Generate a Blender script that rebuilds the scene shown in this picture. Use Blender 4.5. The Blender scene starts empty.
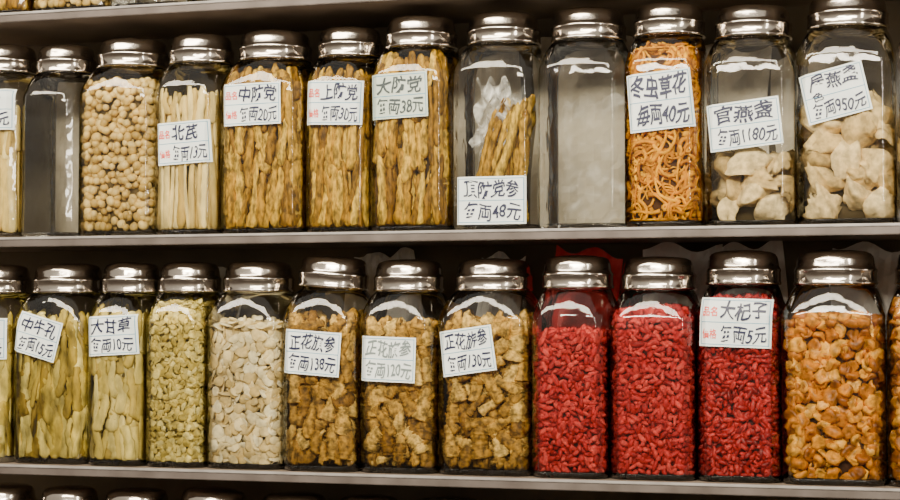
import bpy, bmesh, math, random
import numpy as np
from mathutils import Vector, Matrix, Euler
random.seed(7); rng=np.random.default_rng(7)
scene=bpy.context.scene
COL=scene.collection

# ---------------- materials ----------------
def newmat(name):
    m=bpy.data.materials.new(name); m.use_nodes=True
    nt=m.node_tree; nt.nodes.clear()
    out=nt.nodes.new('ShaderNodeOutputMaterial')
    return m,nt,out
def simple(name,col,rough=.5,metal=0,noise=None,bump=0,bscale=80,spec=.5):
    m,nt,out=newmat(name)
    b=nt.nodes.new('ShaderNodeBsdfPrincipled')
    b.inputs['Base Color'].default_value=(*col,1); b.inputs['Roughness'].default_value=rough
    b.inputs['Metallic'].default_value=metal; b.inputs['Specular IOR Level'].default_value=spec
    tc=nt.nodes.new('ShaderNodeTexCoord')
    if noise:
        n=nt.nodes.new('ShaderNodeTexNoise'); n.inputs['Scale'].default_value=noise[1]; n.inputs['Detail'].default_value=5
        nt.links.new(tc.outputs['Object'],n.inputs['Vector'])
        r=nt.nodes.new('ShaderNodeValToRGB')
        r.color_ramp.elements[0].color=(*col,1); r.color_ramp.elements[1].color=(*noise[0],1)
        r.color_ramp.elements[0].position=.35; r.color_ramp.elements[1].position=.65
        nt.links.new(n.outputs['Fac'],r.inputs['Fac']); nt.links.new(r.outputs['Color'],b.inputs['Base Color'])
    if bump:
        n=nt.nodes.new('ShaderNodeTexNoise'); n.inputs['Scale'].default_value=bscale
        nt.links.new(tc.outputs['Object'],n.inputs['Vector'])
        bp=nt.nodes.new('ShaderNodeBump'); bp.inputs['Strength'].default_value=bump; bp.inputs['Distance'].default_value=.002
        nt.links.new(n.outputs['Fac'],bp.inputs['Height']); nt.links.new(bp.outputs['Normal'],b.inputs['Normal'])
    nt.links.new(b.outputs[0],out.inputs[0])
    return m
def herb(name,c1,c2,c3,rough=.6,mott=.35,nscale=180,bump=.5,zs=1.,spec=.35):
    m,nt,out=newmat(name)
    b=nt.nodes.new('ShaderNodeBsdfPrincipled'); b.inputs['Roughness'].default_value=rough; b.inputs['Specular IOR Level'].default_value=spec
    g=nt.nodes.new('ShaderNodeNewGeometry')
    r=nt.nodes.new('ShaderNodeValToRGB'); e=r.color_ramp.elements
    e[0].color=(*c1,1); e[1].color=(*c3,1); k=e.new(.5); k.color=(*c2,1)
    nt.links.new(g.outputs['Random Per Island'],r.inputs['Fac'])
    tc=nt.nodes.new('ShaderNodeTexCoord')
    mp=nt.nodes.new('ShaderNodeMapping'); mp.inputs['Scale'].default_value=(1,1,zs); nt.links.new(tc.outputs['Object'],mp.inputs[0])
    n=nt.nodes.new('ShaderNodeTexNoise'); n.inputs['Scale'].default_value=nscale; n.inputs['Detail'].default_value=4
    nt.links.new(mp.outputs[0],n.inputs['Vector'])
    mr=nt.nodes.new('ShaderNodeMapRange'); mr.inputs[1].default_value=.35; mr.inputs[2].default_value=.65
    mr.inputs[3].default_value=1-mott; mr.inputs[4].default_value=1+mott*.5
    nt.links.new(n.outputs['Fac'],mr.inputs[0])
    mx=nt.nodes.new('ShaderNodeVectorMath'); mx.operation='SCALE'
    nt.links.new(r.outputs['Color'],mx.inputs[0]); nt.links.new(mr.outputs[0],mx.inputs['Scale'])
    nt.links.new(mx.outputs[0],b.inputs['Base Color'])
    bp=nt.nodes.new('ShaderNodeBump'); bp.inputs['Strength'].default_value=bump; bp.inputs['Distance'].default_value=.0015
    nt.links.new(n.outputs['Fac'],bp.inputs['Height']); nt.links.new(bp.outputs['Normal'],b.inputs['Normal'])
    nt.links.new(b.outputs[0],out.inputs[0])
    core=simple(name+'_painted_shade',tuple(x*.18 for x in c1),.9)  # darkened herb colour for the filler core: shade between pieces painted in
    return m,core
def glassmat(name,face,edge,gloss=1.2,rough=.04,bump=.25,bscale=28):
    m,nt,out=newmat(name)
    lw=nt.nodes.new('ShaderNodeLayerWeight'); lw.inputs['Blend'].default_value=.3
    r=nt.nodes.new('ShaderNodeValToRGB'); e=r.color_ramp.elements
    e[0].color=(*face,1); e[1].color=(*edge,1); e[0].position=.35; e[1].position=.98
    nt.links.new(lw.outputs['Facing'],r.inputs['Fac'])
    t=nt.nodes.new('ShaderNodeBsdfTransparent'); nt.links.new(r.outputs['Color'],t.inputs['Color'])
    gl=nt.nodes.new('ShaderNodeBsdfGlossy'); gl.inputs['Roughness'].default_value=rough
    fr=nt.nodes.new('ShaderNodeFresnel'); fr.inputs['IOR'].default_value=1.5
    ml=nt.nodes.new('ShaderNodeMath'); ml.operation='MULTIPLY'; ml.inputs[1].default_value=gloss; ml.use_clamp=True
    nt.links.new(fr.outputs[0],ml.inputs[0])
    tc=nt.nodes.new('ShaderNodeTexCoord')
    n=nt.nodes.new('ShaderNodeTexNoise'); n.inputs['Scale'].default_value=bscale
    nt.links.new(tc.outputs['Object'],n.inputs['Vector'])
    bp=nt.nodes.new('ShaderNodeBump'); bp.inputs['Strength'].default_value=bump; bp.inputs['Distance'].default_value=.003
    nt.links.new(n.outputs['Fac'],bp.inputs['Height']); nt.links.new(bp.outputs['Normal'],gl.inputs['Normal'])
    mx=nt.nodes.new('ShaderNodeMixShader')
    nt.links.new(ml.outputs[0],mx.inputs[0]); nt.links.new(t.outputs[0],mx.inputs[1]); nt.links.new(gl.outputs[0],mx.inputs[2])
    nt.links.new(mx.outputs[0],out.inputs[0])
    return m
M_glass=glassmat('jar_glass',(.97,.975,.95),(.56,.60,.51),gloss=1.45,rough=.06,bump=.5)
def plasticmat(name,a,b,scale=45):
    m,nt,out=newmat(name)
    t=nt.nodes.new('ShaderNodeBsdfTransparent'); t.inputs['Color'].default_value=(.95,.95,.94,1)
    p=nt.nodes.new('ShaderNodeBsdfPrincipled'); p.inputs['Base Color'].default_value=(.90,.90,.88,1); p.inputs['Roughness'].default_value=.2
    mx=nt.nodes.new('ShaderNodeMixShader')
    tc=nt.nodes.new('ShaderNodeTexCoord'); n=nt.nodes.new('ShaderNodeTexNoise'); n.inputs['Scale'].default_value=scale; n.inputs['Distortion'].default_value=1.5
    nt.links.new(tc.outputs['Object'],n.inputs['Vector'])
    mr=nt.nodes.new('ShaderNodeMapRange'); mr.inputs[1].default_value=.46; mr.inputs[2].default_value=.68; mr.inputs[3].default_value=a; mr.inputs[4].default_value=b
    nt.links.new(n.outputs['Fac'],mr.inputs[0]); nt.links.new(mr.outputs[0],mx.inputs[0])
    nt.links.new(t.outputs[0],mx.inputs[1]); nt.links.new(p.outputs[0],mx.inputs[2]); nt.links.new(mx.outputs[0],out.inputs[0])
    return m
M_film=plasticmat('clear_plastic_film',.10,.85,26)
M_filmthin=plasticmat('thin_plastic_film',.03,.25,20)
M_chrome=simple('steel_lid',(.62,.57,.51),.15,1,noise=((.38,.34,.30),16),bump=.32,bscale=55)
M_paper=simple('label_paper',(.80,.86,.84),.6,noise=((.70,.77,.77),25))
M_papergrey=simple('label_paper_faded',(.48,.56,.48),.6,noise=((.58,.64,.57),25))
M_ink=simple('ink_navy',(.006,.010,.045),.5)
M_inkgrey=simple('ink_faded',(.03,.045,.05),.5)
M_inklight=simple('ink_washed_out',(.16,.20,.20),.5)
M_red=simple('ink_red',(.75,.06,.04),.5)
M_blue=simple('ink_blue_line',(.08,.30,.46),.5)
H={
'lotus':herb('lotus_seed',(.45,.29,.06),(.67,.48,.15),(.79,.61,.24),.45,.25,60,.1),
'pale':herb('pale_root',(.50,.34,.07),(.72,.54,.17),(.84,.69,.30),.6,.3,120,zs=.3),
'brown':herb('brown_root',(.18,.082,.004),(.46,.255,.016),(.68,.45,.060),.65,.7,230,1.,zs=.4,spec=.2),
'orange':herb('orange_fungus',(.36,.12,.0005),(.72,.305,.0005),(.86,.44,.002),.6,.3,120,.2,spec=.1),
'nest':herb('bird_nest',(.46,.32,.12),(.66,.49,.22),(.80,.64,.35),.7,.4,110,1.,spec=.15),
'greenroot':herb('sliced_root',(.28,.18,.010),(.62,.47,.070),(.78,.65,.19),.6,.6,80,.5,zs=.4,spec=.2),
'licorice':herb('licorice_slice',(.46,.33,.05),(.70,.56,.13),(.82,.70,.26),.6,.35,110,.4,zs=.4),
'chips':herb('yellow_chip',(.44,.33,.05),(.70,.56,.14),(.83,.72,.27),.6,.35,140,.4),
'white':herb('white_slice',(.62,.46,.17),(.82,.68,.36),(.90,.81,.54),.6,.25,120,.3),
'ginseng':herb('ginseng',(.21,.098,.008),(.47,.26,.036),(.72,.48,.12),.65,.7,150,1.,spec=.2),
'goji':herb('goji',(.27,.007,.008),(.46,.020,.020),(.62,.065,.050),.55,.4,260,.5,spec=.2),
'gojid':herb('goji_dark',(.20,.004,.005),(.39,.011,.012),(.56,.038,.032),.45,.4,260,.5,spec=.3),
'longan':herb('longan',(.28,.08,.001),(.60,.225,.007),(.82,.42,.04),.4,.55,110,.9,spec=.3),
}

# ---------------- jar geometry ----------------
ZS=.190; ZN=.228; C=.0135
class J: pass
def roct(phi,a,b,c=C):
    cx=np.abs(np.cos(phi)); sy=np.abs(np.sin(phi))
    return np.minimum(np.minimum(a/np.maximum(cx,1e-6),b/np.maximum(sy,1e-6)),(a+b-c)/(cx+sy))
def gfun(z):
    t=np.clip((z-ZS)/(ZN-ZS),0,1)
    return .55*np.sqrt(1-t*t)+.45*(1-t)
def jar_r(phi,z,j):
    return j.rn+(roct(phi,j.a,j.b)-j.rn)*gfun(z)
def clampin(v,j,m=.0018):
    phi=np.arctan2(v[:,1],v[:,0]); r=np.hypot(v[:,0],v[:,1])
    R=jar_r(phi,np.clip(v[:,2],0,ZN),j)-m
    k=np.where(r>R,R/np.maximum(r,1e-6),1)
    v=v.copy(); v[:,0]*=k; v[:,1]*=k; v[:,2]=np.clip(v[:,2],.007,ZN+.006)
    return v
def perim(j): return 2*(2*j.b-C)+2*C*1.4142+2*j.a-2*C
def P(s,z,d,j):
    s=np.atleast_1d(s).astype(float); z=np.atleast_1d(z).astype(float); d=np.broadcast_to(np.asarray(d,float),s.shape)
    a,b,c=j.a,j.b,C
    L=[0,2*b-c,1.4142*c,2*a-2*c,1.4142*c,2*b-c]; S=np.cumsum(L)
    out=np.zeros((len(s),3))
    X0=np.interp(s,S,[-a,-a,-a+c,a-c,a,a]); Y0=np.interp(s,S,[b,-b+c,-b,-b,-b+c,b])
    X1=np.interp(s,S,[-1,-1,-1+.586,1-.586,1,1]); Y1=np.interp(s,S,[1,-1+.586,-1,-1,-1+.586,1])
    X=X0-X1*d; Y=Y0-Y1*d
    phi=np.arctan2(Y,X); k=jar_r(phi,z,j)/roct(phi,a,b)
    out[:,0]=X*k; out[:,1]=Y*k; out[:,2]=z
    return out
class MB:
    def __init__(s): s.v=[];s.f=[];s.n=0;s.m=[]
    def add(s,v,f,mi=0):
        s.v.append(np.asarray(v)); n=s.n
        s.f.extend([tuple(i+n for i in q) for q in f]); s.m.extend([mi]*len(f)); s.n+=len(v)
    def obj(s,name,mats,parent=None,smooth=True):
        me=bpy.data.meshes.new(name); me.from_pydata(np.concatenate(s.v).tolist(),[],s.f)
        for m in mats: me.materials.append(m)
        me.polygons.foreach_set('material_index',s.m)
        me.polygons.foreach_set('use_smooth',[smooth]*len(me.polygons))
        me.update()
        return mkobj(name,me,parent)
def mkobj(name,me,parent=None):
    o=bpy.data.objects.new(name,me); COL.objects.link(o)
    if parent: o.parent=parent
    return o
def ico(n):
    bm=bmesh.new(); bmesh.ops.create_icosphere(bm,subdivisions=n,radius=1)
    v=np.array([v.co[:] for v in bm.verts]); f=[tuple(v.index for v in f.verts) for f in bm.faces]; bm.free(); return v,f
ICOV,ICOF=ico(2); ICV3,ICF3=ico(4)
def rotm(): 
    q=rng.normal(size=4); q/=np.linalg.norm(q); w,x,y,z=q
    return np.array([[1-2*(y*y+z*z),2*(x*y-z*w),2*(x*z+y*w)],[2*(x*y+z*w),1-2*(x*x+z*z),2*(y*z-x*w)],[2*(x*z-y*w),2*(y*z+x*w),1-2*(x*x+y*y)]])
def frame(n,ang):
    n=n/np.linalg.norm(n); t=np.cross([0,0,1],n); nt=np.linalg.norm(t)
    t=t/nt if nt>1e-3 else np.array([1.,0,0]); u=np.cross(n,t)
    t2=t*math.cos(ang)+u*math.sin(ang); u2=-t*math.sin(ang)+u*math.cos(ang)
    return np.stack([t2,u2,n],1)
def tube(path,rad,ref,k=7,flat=1.0,phase=0,ridge=0):
    path=np.asarray(path); n=len(path)
    T=np.gradient(path,axis=0); T/=np.maximum(np.linalg.norm(T,axis=1,keepdims=True),1e-9)
    B=np.cross(T,ref); B/=np.maximum(np.linalg.norm(B,axis=1,keepdims=True),1e-9); N=np.cross(B,T)
    tw=np.linspace(0,1,n)[:,None]*(rng.normal()*2.2 if ridge else 0) if flat>.85 else np.zeros((n,1))
    th=(np.linspace(0,2*math.pi,k,endpoint=False)+phase)[None,:]+tw
    rad=np.broadcast_to(np.asarray(rad),(n,))
    rg=1+(rng.normal(size=k)*ridge if ridge else np.zeros(k))
    V=path[:,None,:]+(rad[:,None]*rg[None,:])[:,:,None]*(np.cos(th)[:,:,None]*B[:,None,:]+flat*np.sin(th)[:,:,None]*N[:,None,:])
    V=V.reshape(-1,3); F=[]
    for i in range(n-1):
        for q in range(k):
            F.append((i*k+q,i*k+(q+1)%k,(i+1)*k+(q+1)%k,(i+1)*k+q))
    F.append(tuple(range(k))[::-1]); F.append(tuple((n-1)*k+q for q in range(k)))
    return V,F
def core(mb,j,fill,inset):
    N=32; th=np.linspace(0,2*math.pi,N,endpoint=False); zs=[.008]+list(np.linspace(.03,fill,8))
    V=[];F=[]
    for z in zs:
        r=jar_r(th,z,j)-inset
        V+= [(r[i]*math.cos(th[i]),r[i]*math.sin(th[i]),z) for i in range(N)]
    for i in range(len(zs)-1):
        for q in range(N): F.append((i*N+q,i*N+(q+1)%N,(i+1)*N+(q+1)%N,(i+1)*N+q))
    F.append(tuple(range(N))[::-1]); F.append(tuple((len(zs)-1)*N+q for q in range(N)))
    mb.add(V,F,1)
def outn(s,j):
    p=P([s],[.1],0,j)[0]; q=P([s],[.1],.005,j)[0]; return (p-q)/np.linalg.norm(p-q)
def granules(mb,j,fill,size,sp,layers=2,lump=.1,align=False,disc=False,mound=.008,dimple=0,deep=.3):
    L=perim(j); sx,sy,sz=size
    def put(p,n):
        v=ICOV*(1+rng.normal(size=(len(ICOV),1))*lump)
        sc=rng.uniform(.76,1.22)
        v=v*np.array([sx,sy,sz])*sc
        if disc: v[:,2]+= (v[:,0]**2)/sx*rng.uniform(-.4,.4)
        if dimple: v[:,2]-=dimple*sz*np.exp(-((v[:,0]/sx)**2+(v[:,1]/sy)**2)*3)*(v[:,2]>0)*1.6
        R=frame(n+rng.normal(size=3)*(.45 if disc else .5),rng.uniform(0,math.pi)) if align else rotm()
        mb.add(clampin(v@R.T+p,j),ICOF)
    for l in range(layers):
        d=.0015+min(size)*1.0+l*sp*.75
        z=.007+sz+ (l%2)*sp*.4; row=0
        while z<fill:
            s=(row%2)*sp*.5+rng.uniform(0,sp*.3)
            while s<L:
                ss=np.clip(s+rng.normal()*sp*.2,0,L); zz=z+rng.normal()*sp*.2
                put(P([ss],[min(zz,ZN)],d+rng.uniform(0,sp*deep),j)[0],outn(ss,j))
                s+=sp
            z+=sp*.86; row+=1
    y=-j.b
    while y<j.b:
        x=-j.a
        while x<j.a:
            phi=math.atan2(y,x); 
            if math.hypot(x,y)<jar_r(np.array([phi]),min(fill,ZN),j)[0]-sx*.8:
                zz=fill+mound*math.cos(x/j.a*1.4)*math.cos(y/j.b*1.4)+rng.normal()*sp*.25
                put(np.array([x+rng.normal()*sp*.1,y+rng.normal()*sp*.1,zz]),np.array([0,0,1.]))
            x+=sp*.85
        y+=sp*.85
    core(mb,j,fill-.002,.005+sp*.9)
def sticks(mb,j,fill,rad,ln,sp,flat=1.,tilt=.08,layers=2,wr=.12,topvar=.012,taper=.5,bend=.003,steps=16,ridge=.1):
    L=perim(j)
    for l in range(layers):
        s=0
        while s<L:
            z=.008+rng.uniform(-.3,0)*ln[0]*.4
            while z<fill-ln[0]*.25:
                le=rng.uniform(*ln); top=min(z+le,fill+rng.uniform(-topvar,topvar))
                if top-z<.015: break
                r=rad*rng.uniform(.55,1.4)
                tt=np.linspace(0,1,steps); a=rng.normal()*tilt; ph=rng.uniform(0,6.28); fq=rng.uniform(2,7)
                sc=s+rng.normal()*sp*.25
                ss=np.clip(sc+(tt-.5)*(top-z)*a+np.sin(tt*fq+ph)*bend,0,L)
                zz=np.maximum(z+tt*(top-z),.008)
                d=.002+r*flat+l*rad*flat*1.9+rng.uniform(0,rad*.9)+np.sin(tt*4+ph)*bend*.25
                path=P(ss,np.minimum(zz,ZN),d,j); path[:,2]=zz
                rr=r*(1+rng.normal(size=steps)*wr)*np.linspace(1.15,.8,steps)
                rr[0]*=taper; rr[-1]*=taper
                v,f=tube(path,rr,outn(float(np.clip(sc,0,L)),j),10,flat,rng.uniform(0,1),ridge)
                v=v+rng.normal(size=v.shape)*r*.05
                mb.add(clampin(v,j),f)
                z=top+rng.uniform(-.012,.002)
                if top>=fill-.016: break
            s+=sp
    core(mb,j,fill-.02,.004+rad*flat*(2.6 if layers>1 else 1.8)+.002)
def noodles(mb,j,fill,n,r=.0019,ln=.05):
    L=perim(j)
    for i in range(n):
        k=9; s0=rng.uniform(0,L); z0=rng.uniform(.012,fill); a=rng.uniform(0,6.28); da=rng.normal()*.5
        S=[s0];Z=[z0]; st=ln*rng.uniform(.5,1.3)/k
        for q in range(k-1):
            a+=da+rng.normal()*.25; S.append(S[-1]+st*math.cos(a)); Z.append(Z[-1]+st*math.sin(a))
        S=np.clip(S,0,L); Z=np.clip(Z,.009,fill+.004)
        d=.0035+rng.uniform(0,.009)+np.sin(np.linspace(0,3,k)+rng.uniform(0,3))*.0012
        v,f=tube(P(S,Z,d,j),r*rng.uniform(.6,1.3)*np.linspace(1.4,.6,k),outn(s0,j)+np.array([0,0,.01]),5)
        mb.add(clampin(v,j),f)
    for i in range(n//6):
        th=rng.uniform(0,6.28); rr=rng.uniform(0,.03); c=np.array([rr*math.cos(th),rr*math.sin(th),fill+rng.uniform(-.004,.01)])
        t=np.linspace(-1,1,8); q=rotm()
        p=np.stack([t*.018,.008*t*t,.003*np.sin(t*4)],1)@q.T; p[:,2]*=.4
        v,f=tube(p+c,r,np.array([.1,.2,1.]),5); mb.add(clampin(v,j),f)
    core(mb,j,fill-.004,.014)
def chunks(mb,j,fill,rad,ln):
    L=perim(j); cell=rad*2.5
    for l in range(2):
        z=.008+rad; row=0
        while z<fill:
            s=rng.uniform(0,cell)
            while s<L:
                le=rng.uniform(*ln); a=rng.choice([math.pi/2,math.pi/2,1.2,1.9,.5,2.6])+rng.normal()*.2
                steps=26; t=np.linspace(-.5,.5,steps)
                r=rad*rng.uniform(.6,1.2); ph=rng.uniform(0,6)
                ss=np.clip(s+t*le*math.cos(a)+np.sin(t*4+ph)*.0015,0,L); zz=np.clip(z+t*le*math.sin(a),.009+r*.6,fill+.006)
                d=.002+r+l*rad*1.6+rng.uniform(0,rad*.9)
                p=P(ss,np.minimum(zz,ZN),d,j); p[:,2]=zz
                rr=r*(1+.085*np.sin(np.arange(steps)*2.4)+.12*np.sin(t*9+ph)+rng.normal(size=steps)*.045)*np.linspace(1.15,rng.uniform(.45,.95),steps)
                rr[0]*=.75; rr[-1]*=.6
                v,f=tube(p,rr,outn(float(np.clip(s,0,L)),j)+np.array([.01,0,.02]),11,.9,0,.09)
                v=v+rng.normal(size=v.shape)*r*.035
                mb.add(clampin(v,j),f)
                if rng.random()<.45:
                    q=p[steps//2:steps//2+8]+np.linspace(0,1,8)[:,None]*np.array([r*1.3*rng.choice([-1,1]),-r*.3,0])
                    v,f=tube(q,np.linspace(r*.6,r*.25,len(q)),np.array([0,-1,.03]),7,.9,0,.1); mb.add(clampin(v,j),f)
                s+=max(abs(math.cos(a))*le*.8,cell)*rng.uniform(.85,1.15)
            z+=ln[0]*.72; row+=1
    core(mb,j,fill-.012,.004+rad*2.6)
def nests(mb,j,fill):
    z=.022; i=0
    while z<fill:
        pts=[(-.027,-.034),(.002,-.036),(.029,-.033),(-.028,-.004),(.028,-.004),(0,-.004),(-.025,.027),(.025,.027)]
        for q,(xs,ys) in enumerate(pts):
            if q<3 and i%2: xs+=.012
            ph=rng.uniform(0,6.28,8); V=ICV3.copy()
            dirv=rng.normal(size=(3,3)); dirv/=np.linalg.norm(dirv,axis=1,keepdims=True)
            A=V@dirv.T
            nz=1+.15*np.abs(np.sin(A[:,0]*4+ph[0]))-.15*np.abs(np.sin(A[:,1]*5+A[:,2]*2+ph[1]))+.06*np.sin(A[:,2]*15+A[:,0]*9+ph[2])+rng.normal(size=len(V))*.012
            V=V*nz[:,None]; V[:,2]*=.36
            V[:,2]-=.75*V[:,0]**2+.35*V[:,1]**2-.4+.18*np.sin(V[:,1]*4+ph[4])
            V[:,1]*=.66+.16*np.sin(V[:,0]*3+ph[3])
            V*=rng.uniform(.020,.030)
            n=np.array([rng.normal()*.9,-1+rng.normal()*.6,rng.normal()*1.+.2])
            c=np.array([xs*(j.a/.052)+rng.normal()*.004,ys,z+rng.normal()*.005+(.012 if q%2 else 0)])
            mb.add(clampin(V@frame(n,rng.uniform(0,6.28)).T+c,j),ICF3)
        z+=.025; i+=1
    core(mb,j,fill-.015,.032)
def leaning(mb,j):
    for i in range(46):
        x0=rng.uniform(-.042,.0); y0=rng.uniform(-.047,-.010)
        x1=x0+rng.uniform(.034,.050); le=rng.uniform(.12,.155)
        if i>28: x0=rng.uniform(.002,.036); x1=x0+rng.uniform(-.004,.012); le=rng.uniform(.07,.13)
        t=np.linspace(0,1,22)
        p=np.stack([x0+(x1-x0)*t+.003*np.sin(t*5+i),y0+t*rng.uniform(-.006,.01),.010+t*le],1)
        r=.0056*rng.uniform(.7,1.2)*(1+rng.normal(size=22)*.10)*np.linspace(1.1,.75,22); r[-1]*=.4; r[0]*=.5
        v,f=tube(p,r,np.array([0,-1.,.01]),10,1,0,.14); v=v+rng.normal(size=v.shape)*.0003; mb.add(clampin(v,j),f)
def film(j,parent,x0,x1,z0,z1,y,amp=.006,mat=None,skew=0):
    nx,nz=22,34; V=[];F=[]; p=rng.uniform(0,6,6)
    for a in range(nz):
        for b in range(nx):
            u=b/(nx-1); t=a/(nz-1)
            x=x0+(x1-x0)*u+.004*math.sin(t*13+p[0])+skew*t; z=z0+(z1-z0)*t+.006*math.sin(u*15+p[1])
            yy=y+amp*(abs(math.sin(u*9+t*6+p[2]))-.5)+amp*.7*abs(math.sin(t*17-u*8+p[3]))
            V.append((x,yy,z))
    for a in range(nz-1):
        for b in range(nx-1): o=a*nx+b; F.append((o,o+1,o+nx+1,o+nx))
    mb=MB(); mb.add(clampin(np.array(V),j,.004),F); return mb.obj('plastic_film',[mat or M_film],parent,False)

def build_content(kind,j,fill,parent):
    mb=MB()
    spec={
    'lotus':('lotus_seeds','lotus',lambda:granules(mb,j,fill,(.0056,.0050,.0064),.0114,2,.03,deep=.45)),
    'pale':('pale_root_sticks','pale',lambda:sticks(mb,j,fill,.0044,(.10,.16),.0090,.55,.05,2,.07,bend=.002)),
    'brown':('dried_codonopsis_roots','brown',lambda:sticks(mb,j,fill,.0057,(.055,.105),.0096,.95,.13,2,.12,bend=.0028,ridge=.16)),
    'thin':('dried_codonopsis_roots','brown',lambda:sticks(mb,j,fill,.0046,(.07,.12),.0079,.95,.11,2,.11,bend=.0026,ridge=.16)),
    'lean':('leaning_codonopsis_roots','brown',lambda:leaning(mb,j)),
    'orange':('cordyceps_flowers','orange',lambda:noodles(mb,j,fill,900)),
    'nest':('edible_bird_nests','nest',lambda:nests(mb,j,fill)),
    'green':('sliced_achyranthes_roots','greenroot',lambda:sticks(mb,j,fill,.0060,(.05,.09),.0110,.45,.14,2,.12,taper=.35,bend=.003)),
    'licorice':('sliced_licorice','licorice',lambda:sticks(mb,j,fill,.0074,(.040,.070),.0122,.35,.13,2,.08,taper=.35)),
    'chips':('polygonatum_chips','chips',lambda:granules(mb,j,fill,(.0062,.0045,.0014),.0080,2,.14,True,True,deep=.5)),
    'white':('white_yam_slices','white',lambda:granules(mb,j,fill,(.0095,.0078,.0015),.0116,2,.06,True,True,deep=.5)),
    'ginseng':('american_ginseng_roots','ginseng',lambda:chunks(mb,j,fill,.0092,(.032,.052))),
    'goji':('goji_berries','goji',lambda:granules(mb,j,fill,(.0074,.0034,.0029),.0077,2,.10,deep=.7)),
    'gojid':('goji_berries','gojid',lambda:granules(mb,j,fill,(.0065,.0031,.0027),.0071,2,.12,deep=.7)),
    'longan':('dried_longan','longan',lambda:granules(mb,j,fill,(.0092,.0080,.0066),.0140,2,.15,True,False,.008,.7,deep=.4)),
    }[kind]
    spec[2]()
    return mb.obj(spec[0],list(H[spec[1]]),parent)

def build_glass(j,parent):
    N=96; th=np.linspace(0,2*math.pi,N,endpoint=False)
    prof=[(.0,.90),(.001,.95),(.004,.99),(.008,1.)]+[(z,1.) for z in (.04,.08,.12,.16,.178)]
    V=[];F=[]
    def ringv(z,k): 
        r=jar_r(th,z,j)*k; return [(r[i]*math.cos(th[i]),r[i]*math.sin(th[i]),z) for i in range(N)]
    V+=[(0,0,.0025)]
    rings=[]
    for z,k in prof: rings.append(ringv(z,k))
    for t in np.linspace(0.05,1,12): rings.append(ringv(ZS+(ZN-ZS)*t,1.))
    rn=j.rn
    for z in (ZN+.004,ZN+.012,ZN+.022): rings.append([(rn*math.cos(t),rn*math.sin(t),z) for t in th])
    base=1
    for r in rings: V+=r
    for q in range(N): F.append((0,base+(q+1)%N,base+q))
    for i in range(len(rings)-1):
        for q in range(N): F.append((base+i*N+q,base+i*N+(q+1)%N,base+(i+1)*N+(q+1)%N,base+(i+1)*N+q))
    b2=len(V); r=jar_r(th,.05,j)-.004
    V+=[(r[i]*math.cos(th[i]),r[i]*math.sin(th[i]),.0065) for i in range(N)]
    V.append((0,0,.0050)); c=len(V)-1
    for q in range(N): F.append((b2+q,b2+(q+1)%N,c))
    mb=MB(); mb.add(V,F); return mb.obj('glass_body',[M_glass],parent)
def build_lid(j,parent,tilt=0,lift=0):
    R=j.lr; N=56; th=np.linspace(0,2*math.pi,N,endpoint=False)
    z0=ZN-.002
    prof=[(R*.93,z0+.0015),(R*.99,z0),(R*1.01,z0+.001),(R*1.012,z0+.003),(R*.992,z0+.0045),(R*.99,z0+.015),(R*1.0,z0+.016),(R*1.0,z0+.018),(R*.97,z0+.020),(R*.945,z0+.0225),(R*.93,z0+.0285),(R*.90,z0+.0330),(R*.85,z0+.0363),(R*.74,z0+.0386),(R*.5,z0+.0402),(R*.2,z0+.041)]
    V=[];F=[]
    dent=rng.uniform(0,6.28)
    for i,(r,z) in enumerate(prof): V+=[(r*math.cos(t)*(1+.004*math.sin(3*t+dent+i*.3)),r*math.sin(t)*(1+.004*math.sin(5*t+dent)),z) for t in th]
    for i in range(len(prof)-1):
        for q in range(N): F.append((i*N+q,i*N+(q+1)%N,(i+1)*N+(q+1)%N,(i+1)*N+q))
    F.append(tuple((len(prof)-1)*N+q for q in range(N)))
    mb=MB(); mb.add(V,F); o=mb.obj('metal_lid',[M_chrome],parent)
    if tilt:
        pv=Matrix.Translation((0,0,ZN))@Euler((0,tilt,0)).to_matrix().to_4x4()@Matrix.Translation((0,0,-ZN))
        o.matrix_local=Matrix.Translation((0,0,lift))@pv
    return o
def surf_y(x,z,j,off):
    lo=np.full(len(x),-.2); hi=np.zeros(len(x))
    for _ in range(24):
        m=(lo+hi)/2; ph=np.arctan2(m,x); ins=np.hypot(x,m)<jar_r(ph,np.clip(z,0,ZN),j)+off
        hi=np.where(ins,m,hi); lo=np.where(ins,lo,m)
    return hi
def text_mesh(body,bold=.012):
    cu=bpy.data.curves.new('t','FONT'); cu.body=body; cu.offset=bold; cu.resolution_u=3
    o=bpy.data.objects.new('t',cu); COL.objects.link(o); bpy.context.view_layer.update()
    dg=bpy.context.evaluated_depsgraph_get(); me=bpy.data.meshes.new_from_object(o.evaluated_get(dg))
    bm=bmesh.new(); bm.from_mesh(me)
    xs=[v.co.x for v in bm.verts]; ys=[v.co.y for v in bm.verts]
    if xs:
        for i in range(1,28):
            bmesh.ops.bisect_plane(bm,geom=bm.verts[:]+bm.edges[:]+bm.faces[:],plane_co=(min(xs)+(max(xs)-min(xs))*i/28,0,0),plane_no=(1,0,0))
        for i in range(1,5):
            bmesh.ops.bisect_plane(bm,geom=bm.verts[:]+bm.edges[:]+bm.faces[:],plane_co=(0,min(ys)+(max(ys)-min(ys))*i/5,0),plane_no=(0,1,0))
    bm.verts.index_update()
    v=np.array([p.co[:] for p in bm.verts]).reshape(-1,3); f=[tuple(p.index for p in q.verts) for q in bm.faces]
    bm.free()
    bpy.data.objects.remove(o); bpy.data.curves.remove(cu); bpy.data.meshes.remove(me)
    return v,f
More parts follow.
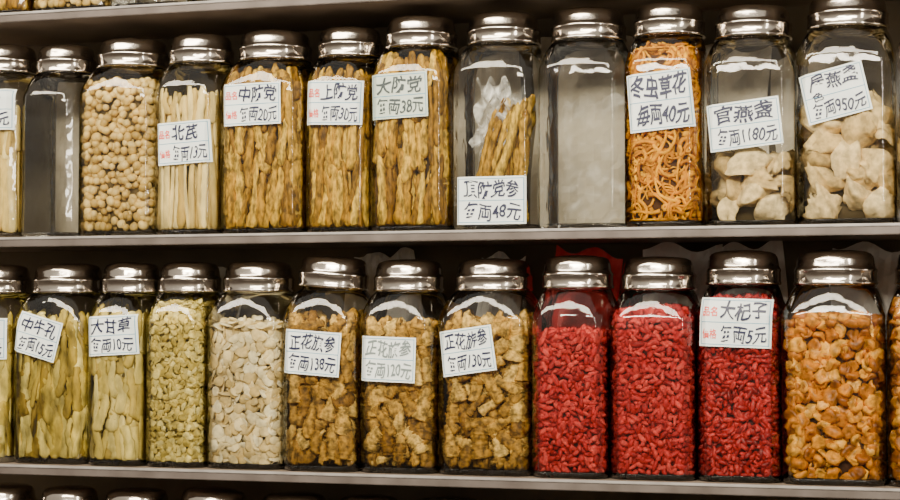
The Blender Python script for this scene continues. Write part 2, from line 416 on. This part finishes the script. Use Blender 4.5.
def label(j,parent,dx,z,w,h,rot,lines,style='form',grey=0):
    rot=math.radians(rot); c,s=math.cos(rot),math.sin(rot)
    w=min(w,2*j.a-.008); ext=w/2*c+h/2*abs(s)
    dx=max(-j.a+.0045+ext,min(j.a-.0045-ext,dx)) if ext*2<2*j.a-.009 else 0
    mb=MB()
    def place(v2,off):
        X=dx+v2[:,0]*c-v2[:,1]*s; Z=z+v2[:,0]*s+v2[:,1]*c
        X=np.clip(X,-j.a*.995,j.a*.995)
        return np.stack([X,surf_y(X,Z,j,off),Z],1)
    def rect(x0,x1,y0,y1,off,mi,nx=24,ny=8):
        gx=np.linspace(x0,x1,nx); gy=np.linspace(y0,y1,ny)
        v=np.array([(a,b) for b in gy for a in gx]); f=[(r*nx+q,r*nx+q+1,(r+1)*nx+q+1,(r+1)*nx+q) for r in range(ny-1) for q in range(nx-1)]
        mb.add(place(v,off),f,mi)
    rect(-w/2,w/2,-h/2,h/2,.0006,0,60,16)
    e=.0022; t=.0007
    for (x0,x1,y0,y1) in [(-w/2+e,w/2-e,h/2-e-t,h/2-e),(-w/2+e,w/2-e,-h/2+e,-h/2+e+t),(-w/2+e,w/2-e,-t/2,t/2)]: rect(x0,x1,y0,y1,.0010,2,60,2)
    for x in (-w/2+e,w/2-e-t): rect(x,x+t,-h/2+e,h/2-e,.0010,2,2,16)
    def put(body,x0,x1,y0,y1,mi,bold,hand=True):
        v,f=text_mesh(body,bold)
        if len(v)==0: return
        a=v.min(0); b=v.max(0); sc=b-a
        u=(v[:,0]-a[0])/sc[0]; q=(v[:,1]-a[1])/sc[1]
        X=x0+u*(x1-x0); Y=y0+q*(y1-y0); H_=y1-y0
        if hand:
            p=rng.uniform(0,6.28,4)
            X=X+ (q-.5)*H_*.10+H_*.045*np.sin(q*5+u*9+p[0]); Y=Y+H_*.06*np.sin(u*(x1-x0)/H_*3.1+p[1])+H_*.03*np.sin(q*7+u*11+p[2])
        mb.add(place(np.stack([X,Y],1),.0014),f,mi)
    if style=='form':
        put('品名',-w*.45,-w*.25,h*.12,h*.32,3,.015,False); put('價格',-w*.45,-w*.25,-h*.34,-h*.14,3,.01,False)
        n=len(lines[0]); wid={2:.5,3:.64,4:.66}.get(n,.66)
        put(lines[0],-w*.21,-w*.21+w*wid,h*.06,h*.43,1,.020); put(lines[1],-w*.21,w*.44,-h*.42,-h*.06,1,.012)
    elif style=='full':
        put(lines[0],-w*.39,w*.41,h*.05,h*.42,1,.016); put(lines[1],-w*.39,w*.43,-h*.41,-h*.05,1,.012)
    elif style=='big':
        put(lines[0],-w*.43,w*.43,h*.04,h*.44,1,.024); put(lines[1],-w*.37,w*.43,-h*.42,-h*.04,1,.022)
    elif style=='three':
        put(lines[0],-w*.36,w*.40,h*.12,h*.44,1,.016); put(lines[2],-w*.36,-w*.18,-h*.08,h*.09,1,.015); put(lines[1],-w*.40,w*.43,-h*.42,-h*.10,1,.012)
    return mb.obj('paper_label',[M_papergrey if grey==1 else M_paper,[M_ink,M_inkgrey,M_inklight][grey],M_blue,M_red],parent,False)

# ---------------- jars ----------------
BY=.058
def shiftx(x): return x-.025*(.666-x)/2.097
def jar(name,x0,x1,shelfz,kind=None,fill=.19,lab=None,y=.010,tilt=0,lift=0,zs=1.,films=()):
    x0,x1=shiftx(x0),shiftx(x1)
    j=J(); w=x1-x0-.0012; j.a=w/2; j.b=BY; j.lr=min(.2*w+.0250,w/2-.0012); j.rn=j.lr-.005
    e=bpy.data.objects.new(name,None); COL.objects.link(e); e.empty_display_size=.05
    e.location=((x0+x1)/2,y+BY,shelfz+.0006); e.scale=(1,1,zs)
    e['w']=w
    build_glass(j,e); build_lid(j,e,tilt,lift)
    if kind: build_content(kind,j,fill,e)
    if lab: label(j,e,*lab)
    for f in films: film(j,e,*f)
    return e
S1=.30; S2=0.
R1=[
('pale_root_jar',-.700,-.597,'pale',.17,(.006,.172,.082,.055,0,('黨参','毎両元'))),
('empty_glass_jar',-.597,-.514,None,0,None),
('lotus_seed_jar',-.514,-.400,'lotus',.198,None),
('astragalus_root_jar',-.400,-.309,'pale',.182,(.002,.119,.074,.055,3,('北芪','毎両13元'))),
('codonopsis_root_jar',-.309,-.193,'brown',.210,(-.008,.166,.080,.054,1,('中防党','毎両20元'))),
('codonopsis_root_jar',-.193,-.104,'thin',.203,(-.001,.164,.076,.056,-2,('上防党','毎両30元'))),
('codonopsis_root_jar',-.104,.002,'brown',.212,(-.010,.164,.075,.055,2,('大防党','毎両38元'),'full',1)),
('codonopsis_root_jar',.002,.110,'lean',.15,(.000,.035,.088,.057,0,('頂防党参','毎両48元'),'full')),
('empty_glass_jar',.110,.217,None,0,None),
('cordyceps_flower_jar',.217,.311,'orange',.205,(-.007,.146,.078,.068,5,('冬虫草花','毎両40元'),'big')),
('bird_nest_jar',.311,.418,'nest',.095,(-.003,.119,.086,.056,6,('官燕盏','毎両1180元'),'full')),
('bird_nest_jar',.418,.531,'nest',.135,(-.018,.148,.074,.057,13,('屋燕盞','毎両950元','色'),'three')),
('bird_nest_jar',.531,.640,'nest',.14,None),
]
R2=[
('sliced_root_jar',-.705,-.609,'green',.19,(.004,.165,.08,.055,0,('牛七','毎両12元'))),
('achyranthes_root_jar',-.609,-.496,'green',.195,(-.018,.168,.066,.054,-15,('中牛孔','毎両15元'),'full')),
('licorice_slice_jar',-.496,-.414,'licorice',.20,(.0,.170,.072,.052,3,('大甘草','毎両10元'),'full')),
('polygonatum_chip_jar',-.414,-.329,'chips',.205,None),
('white_yam_slice_jar',-.329,-.221,'white',.178,None),
('ginseng_root_jar',-.221,-.119,'ginseng',.185,(-.009,.147,.077,.055,-4,('正花旗参','毎両138元'),'full')),
('ginseng_root_jar',-.119,-.0185,'ginseng',.18,(-.009,.141,.073,.056,-2,('正花旗参','毎両120元'),'full',2)),
('ginseng_root_jar',-.0185,.102,'ginseng',.190,(-.024,.152,.069,.056,8,('正花旂参','毎両130元'),'full')),
('goji_berry_jar',.102,.197,'goji',.165,None),
('goji_berry_jar',.197,.3007,'goji',.195,None),
('goji_berry_jar',.3007,.3995,'gojid',.202,(-.005,.182,.085,.056,-2,('大杞子','毎両5元'))),
('dried_longan_jar',.3995,.518,'longan',.180,None),
('dried_longan_jar',.518,.625,'longan',.20,None),
]
made=[]
ZSC=[1,.985,1,1,1,1,1.03,1.03,1.03,1.03,1.0,1.03,1.02]
FILMS={7:[(-.042,.006,.03,.175,.004,.012,None,.022),(-.030,.012,.10,.180,-.040,.006,None,.010)],8:[(-.044,.044,.012,.165,.030,.008,M_filmthin)]}
for i,r in enumerate(R1):
    made.append(jar(r[0],r[1],r[2],S1,r[3],r[4],r[5],y=.008+(0.003*(i%3)),zs=ZSC[i],films=FILMS.get(i,())))
ZSC2=[1,1,1,1,1,1.01,1,1.0,1.01,1.0,1.025,1.02,1.02]
for i,r in enumerate(R2):
    e=jar(r[0],r[1],r[2],S2,r[3],r[4],r[5],y=.010+(0.003*((i+1)%3)),tilt=(.07 if i==5 else 0),lift=(.003 if i==5 else 0),zs=ZSC2[i]); made.append(e)
def dup(src,x,z,name,y=None):
    e=bpy.data.objects.new(name,None); COL.objects.link(e); e.location=(x,src.location.y if y is None else y,z+.0006)
    for c in src.children:
        if c.name.startswith('paper_label'): continue
        o=bpy.data.objects.new(c.name.split('.')[0],c.data); COL.objects.link(o); o.parent=e; o.matrix_local=c.matrix_local.copy()
    return e
for off,z in ((13,-.30),(0,.60)):
    pool=[made[off+k] for k in (4,2,8,5,10,3,9,11,6,7,2,8)]
    x=-.72
    for sidx,s in enumerate(pool):
        w=s['w']; 
        if x+w>.66: break
        nm=s.name.split('.')[0]; dup(s,x+w/2,z,nm); x+=w+(.012 if off==13 else .004)

# ---------------- shelving and room ----------------
def box(name,x0,x1,y0,y1,z0,z1,mat,bev=.001,parent=None):
    bm=bmesh.new(); bmesh.ops.create_cube(bm,size=1)
    for v in bm.verts: v.co=Vector(((x0+x1)/2+v.co.x*(x1-x0),(y0+y1)/2+v.co.y*(y1-y0),(z0+z1)/2+v.co.z*(z1-z0)))
    if bev: bmesh.ops.bevel(bm,geom=bm.edges[:],offset=bev,segments=2,affect='EDGES')
    me=bpy.data.meshes.new(name); bm.to_mesh(me); bm.free(); me.materials.append(mat)
    return mkobj(name,me,parent)
M_shelf=simple('shelf_board',(.15,.115,.085),.5,0,noise=((.22,.17,.13),12))
M_edge=simple('shelf_edge_metal',(.17,.145,.135),.4,.4,noise=((.105,.088,.08),18))
M_lip=simple('shelf_lip',(.44,.42,.41),.35,.4,noise=((.30,.28,.27),22))
M_wall=simple('back_panel',(.12,.092,.055),.8,0,noise=((.24,.195,.135),5))
M_floor=simple('floor_tile',(.25,.22,.2),.4,0,noise=((.3,.27,.24),4))
for z in (.6,.3,0.,-.3):
    e=bpy.data.objects.new('display_shelf',None); COL.objects.link(e); e.location=(0,0,z)
    box('board',-1.1,1.1,.004,.205,-.010,0,M_shelf,.0005,e)
    box('front_edge',-1.1,1.1,-.002,.004,-.0125,-.0030,M_edge,.0008,e)
    box('front_lip',-1.1,1.1,-.003,.004,-.0030,.0003,M_lip,.0005,e)
box('wall_back',-2.5,2.5,.206,.25,-1.3,2.2,M_wall,0)
box('floor',-2.5,2.5,-4,.25,-1.32,-1.3,M_floor,0)

# papers and bags tucked behind the jars
M_bag=simple('white_paper_bag',(.95,.92,.87),.5,0,noise=((.72,.67,.61),9),bump=.6,bscale=25)
M_kraft=simple('kraft_paper_bag',(.40,.34,.26),.6,0,noise=((.60,.54,.45),7),bump=.6,bscale=25)
M_redbag=simple('red_packet',(.85,.03,.03),.4)
def bag(name,x,z,w,h,rot,mat,y=.168,lean=.04):
    nx,ny=14,24; V=[];F=[]; ph=rng.uniform(0,6,4)
    for side in (0,1):
        for a in range(ny):
            for b in range(nx):
                u=b/(nx-1)-.5; t=a/(ny-1)
                edge=(1-(2*u)**4)*(1-(2*t-1)**4)
                yy=(.007*edge+.0015)*(1 if side else -1)+.004*abs(math.sin(u*14+t*7+ph[0]))*math.sin(t*15+ph[1])
                V.append((u*w*(1-.08*math.sin(t*9+ph[2])*.5),yy,t*h+.006*math.sin(u*9+ph[3])*(t>.9)))
    K=nx*ny
    for a in range(ny-1):
        for b in range(nx-1):
            o=a*nx+b; F.append((o,o+1,o+nx+1,o+nx)); F.append((K+o,K+o+nx,K+o+nx+1,K+o+1))
    for a in range(ny-1): o=a*nx; F.append((o,o+nx,K+o+nx,K+o)); o+=nx-1; F.append((o,K+o,K+o+nx,o+nx))
    for b in range(nx-1): F.append((b,K+b,K+b+1,b+1)); o=(ny-1)*nx+b; F.append((o,o+1,K+o+1,K+o))
    mb=MB(); mb.add(np.array(V),F); o=mb.obj(name,[mat],None,False); o.location=(x,y,z); o.rotation_euler=(-lean,math.radians(rot),0)
    return o
for x,z,w,h,r,m in [(-.19,0,.09,.268,9,0),(-.10,0,.07,.272,-9,0),(-.01,0,.06,.266,6,0),(.24,0,.10,.274,3,0),(.36,0,.08,.276,-4,0),(-.42,0,.10,.25,3,0),(.47,0,.09,.272,4,0),
                  (.125,.3,.135,.245,1,1),(.005,.3,.085,.24,-2,1),(.30,.3,.12,.225,2,1),(.43,.3,.11,.21,-2,1),(-.64,.3,.09,.235,1,1)]:
    bag('paper_bag',x,z+.010,w,h,r,M_kraft if m else M_bag)
bag('red_packet',.105,.013,.085,.268,7,M_redbag,y=.150)

# ---------------- lights ----------------
def area(name,loc,target,sx,sy,power,col):
    l=bpy.data.lights.new(name,'AREA'); l.shape='RECTANGLE'; l.size=sx; l.size_y=sy; l.energy=power; l.color=col
    o=bpy.data.objects.new(name,l); COL.objects.link(o); o.location=loc
    o.rotation_euler=(Vector(target)-Vector(loc)).to_track_quat('-Z','Y').to_euler()
area('added_highlight_strip',(-.4,-1.5,1.5),(0,0,.2),2.6,.30,76,(1,.88,.69))
area('added_highlight_strip',(.6,-2.8,1.5),(0,0,.2),2.6,.30,148,(1,.89,.71))
area('added_highlight_strip',(2.3,-1.6,.9),(0,0,.2),.10,1.2,20,(1,.91,.76))  # added vertical strip light, invented to put highlights on the jar chamfers
w=bpy.data.worlds.new('shop_surroundings'); scene.world=w; w.use_nodes=True; nt=w.node_tree; nt.nodes.clear()
o=nt.nodes.new('ShaderNodeOutputWorld'); bg=nt.nodes.new('ShaderNodeBackground'); tc=nt.nodes.new('ShaderNodeTexCoord')
sp=nt.nodes.new('ShaderNodeSeparateXYZ'); nt.links.new(tc.outputs['Generated'],sp.inputs[0])
mr=nt.nodes.new('ShaderNodeMapRange'); mr.inputs[1].default_value=-.6; mr.inputs[2].default_value=.8; nt.links.new(sp.outputs['Z'],mr.inputs[0])
r=nt.nodes.new('ShaderNodeValToRGB'); e=r.color_ramp.elements
e[0].color=(.09,.062,.042,1); e[1].color=(1,.91,.77,1); k=e.new(.38); k.color=(.24,.185,.135,1); k=e.new(.55); k.color=(.78,.69,.56,1)
nt.links.new(mr.outputs[0],r.inputs['Fac']); nt.links.new(r.outputs[0],bg.inputs[0]); bg.inputs[1].default_value=.85; nt.links.new(bg.outputs[0],o.inputs[0])

# ---------------- camera ----------------
cam=bpy.data.cameras.new('camera'); cam.lens=72; cam.sensor_width=36; co=bpy.data.objects.new('camera',cam); COL.objects.link(co)
co.location=(.666,-2.097,.188); co.rotation_euler=(math.radians(90+2.29),0,math.radians(17.63)); scene.camera=co
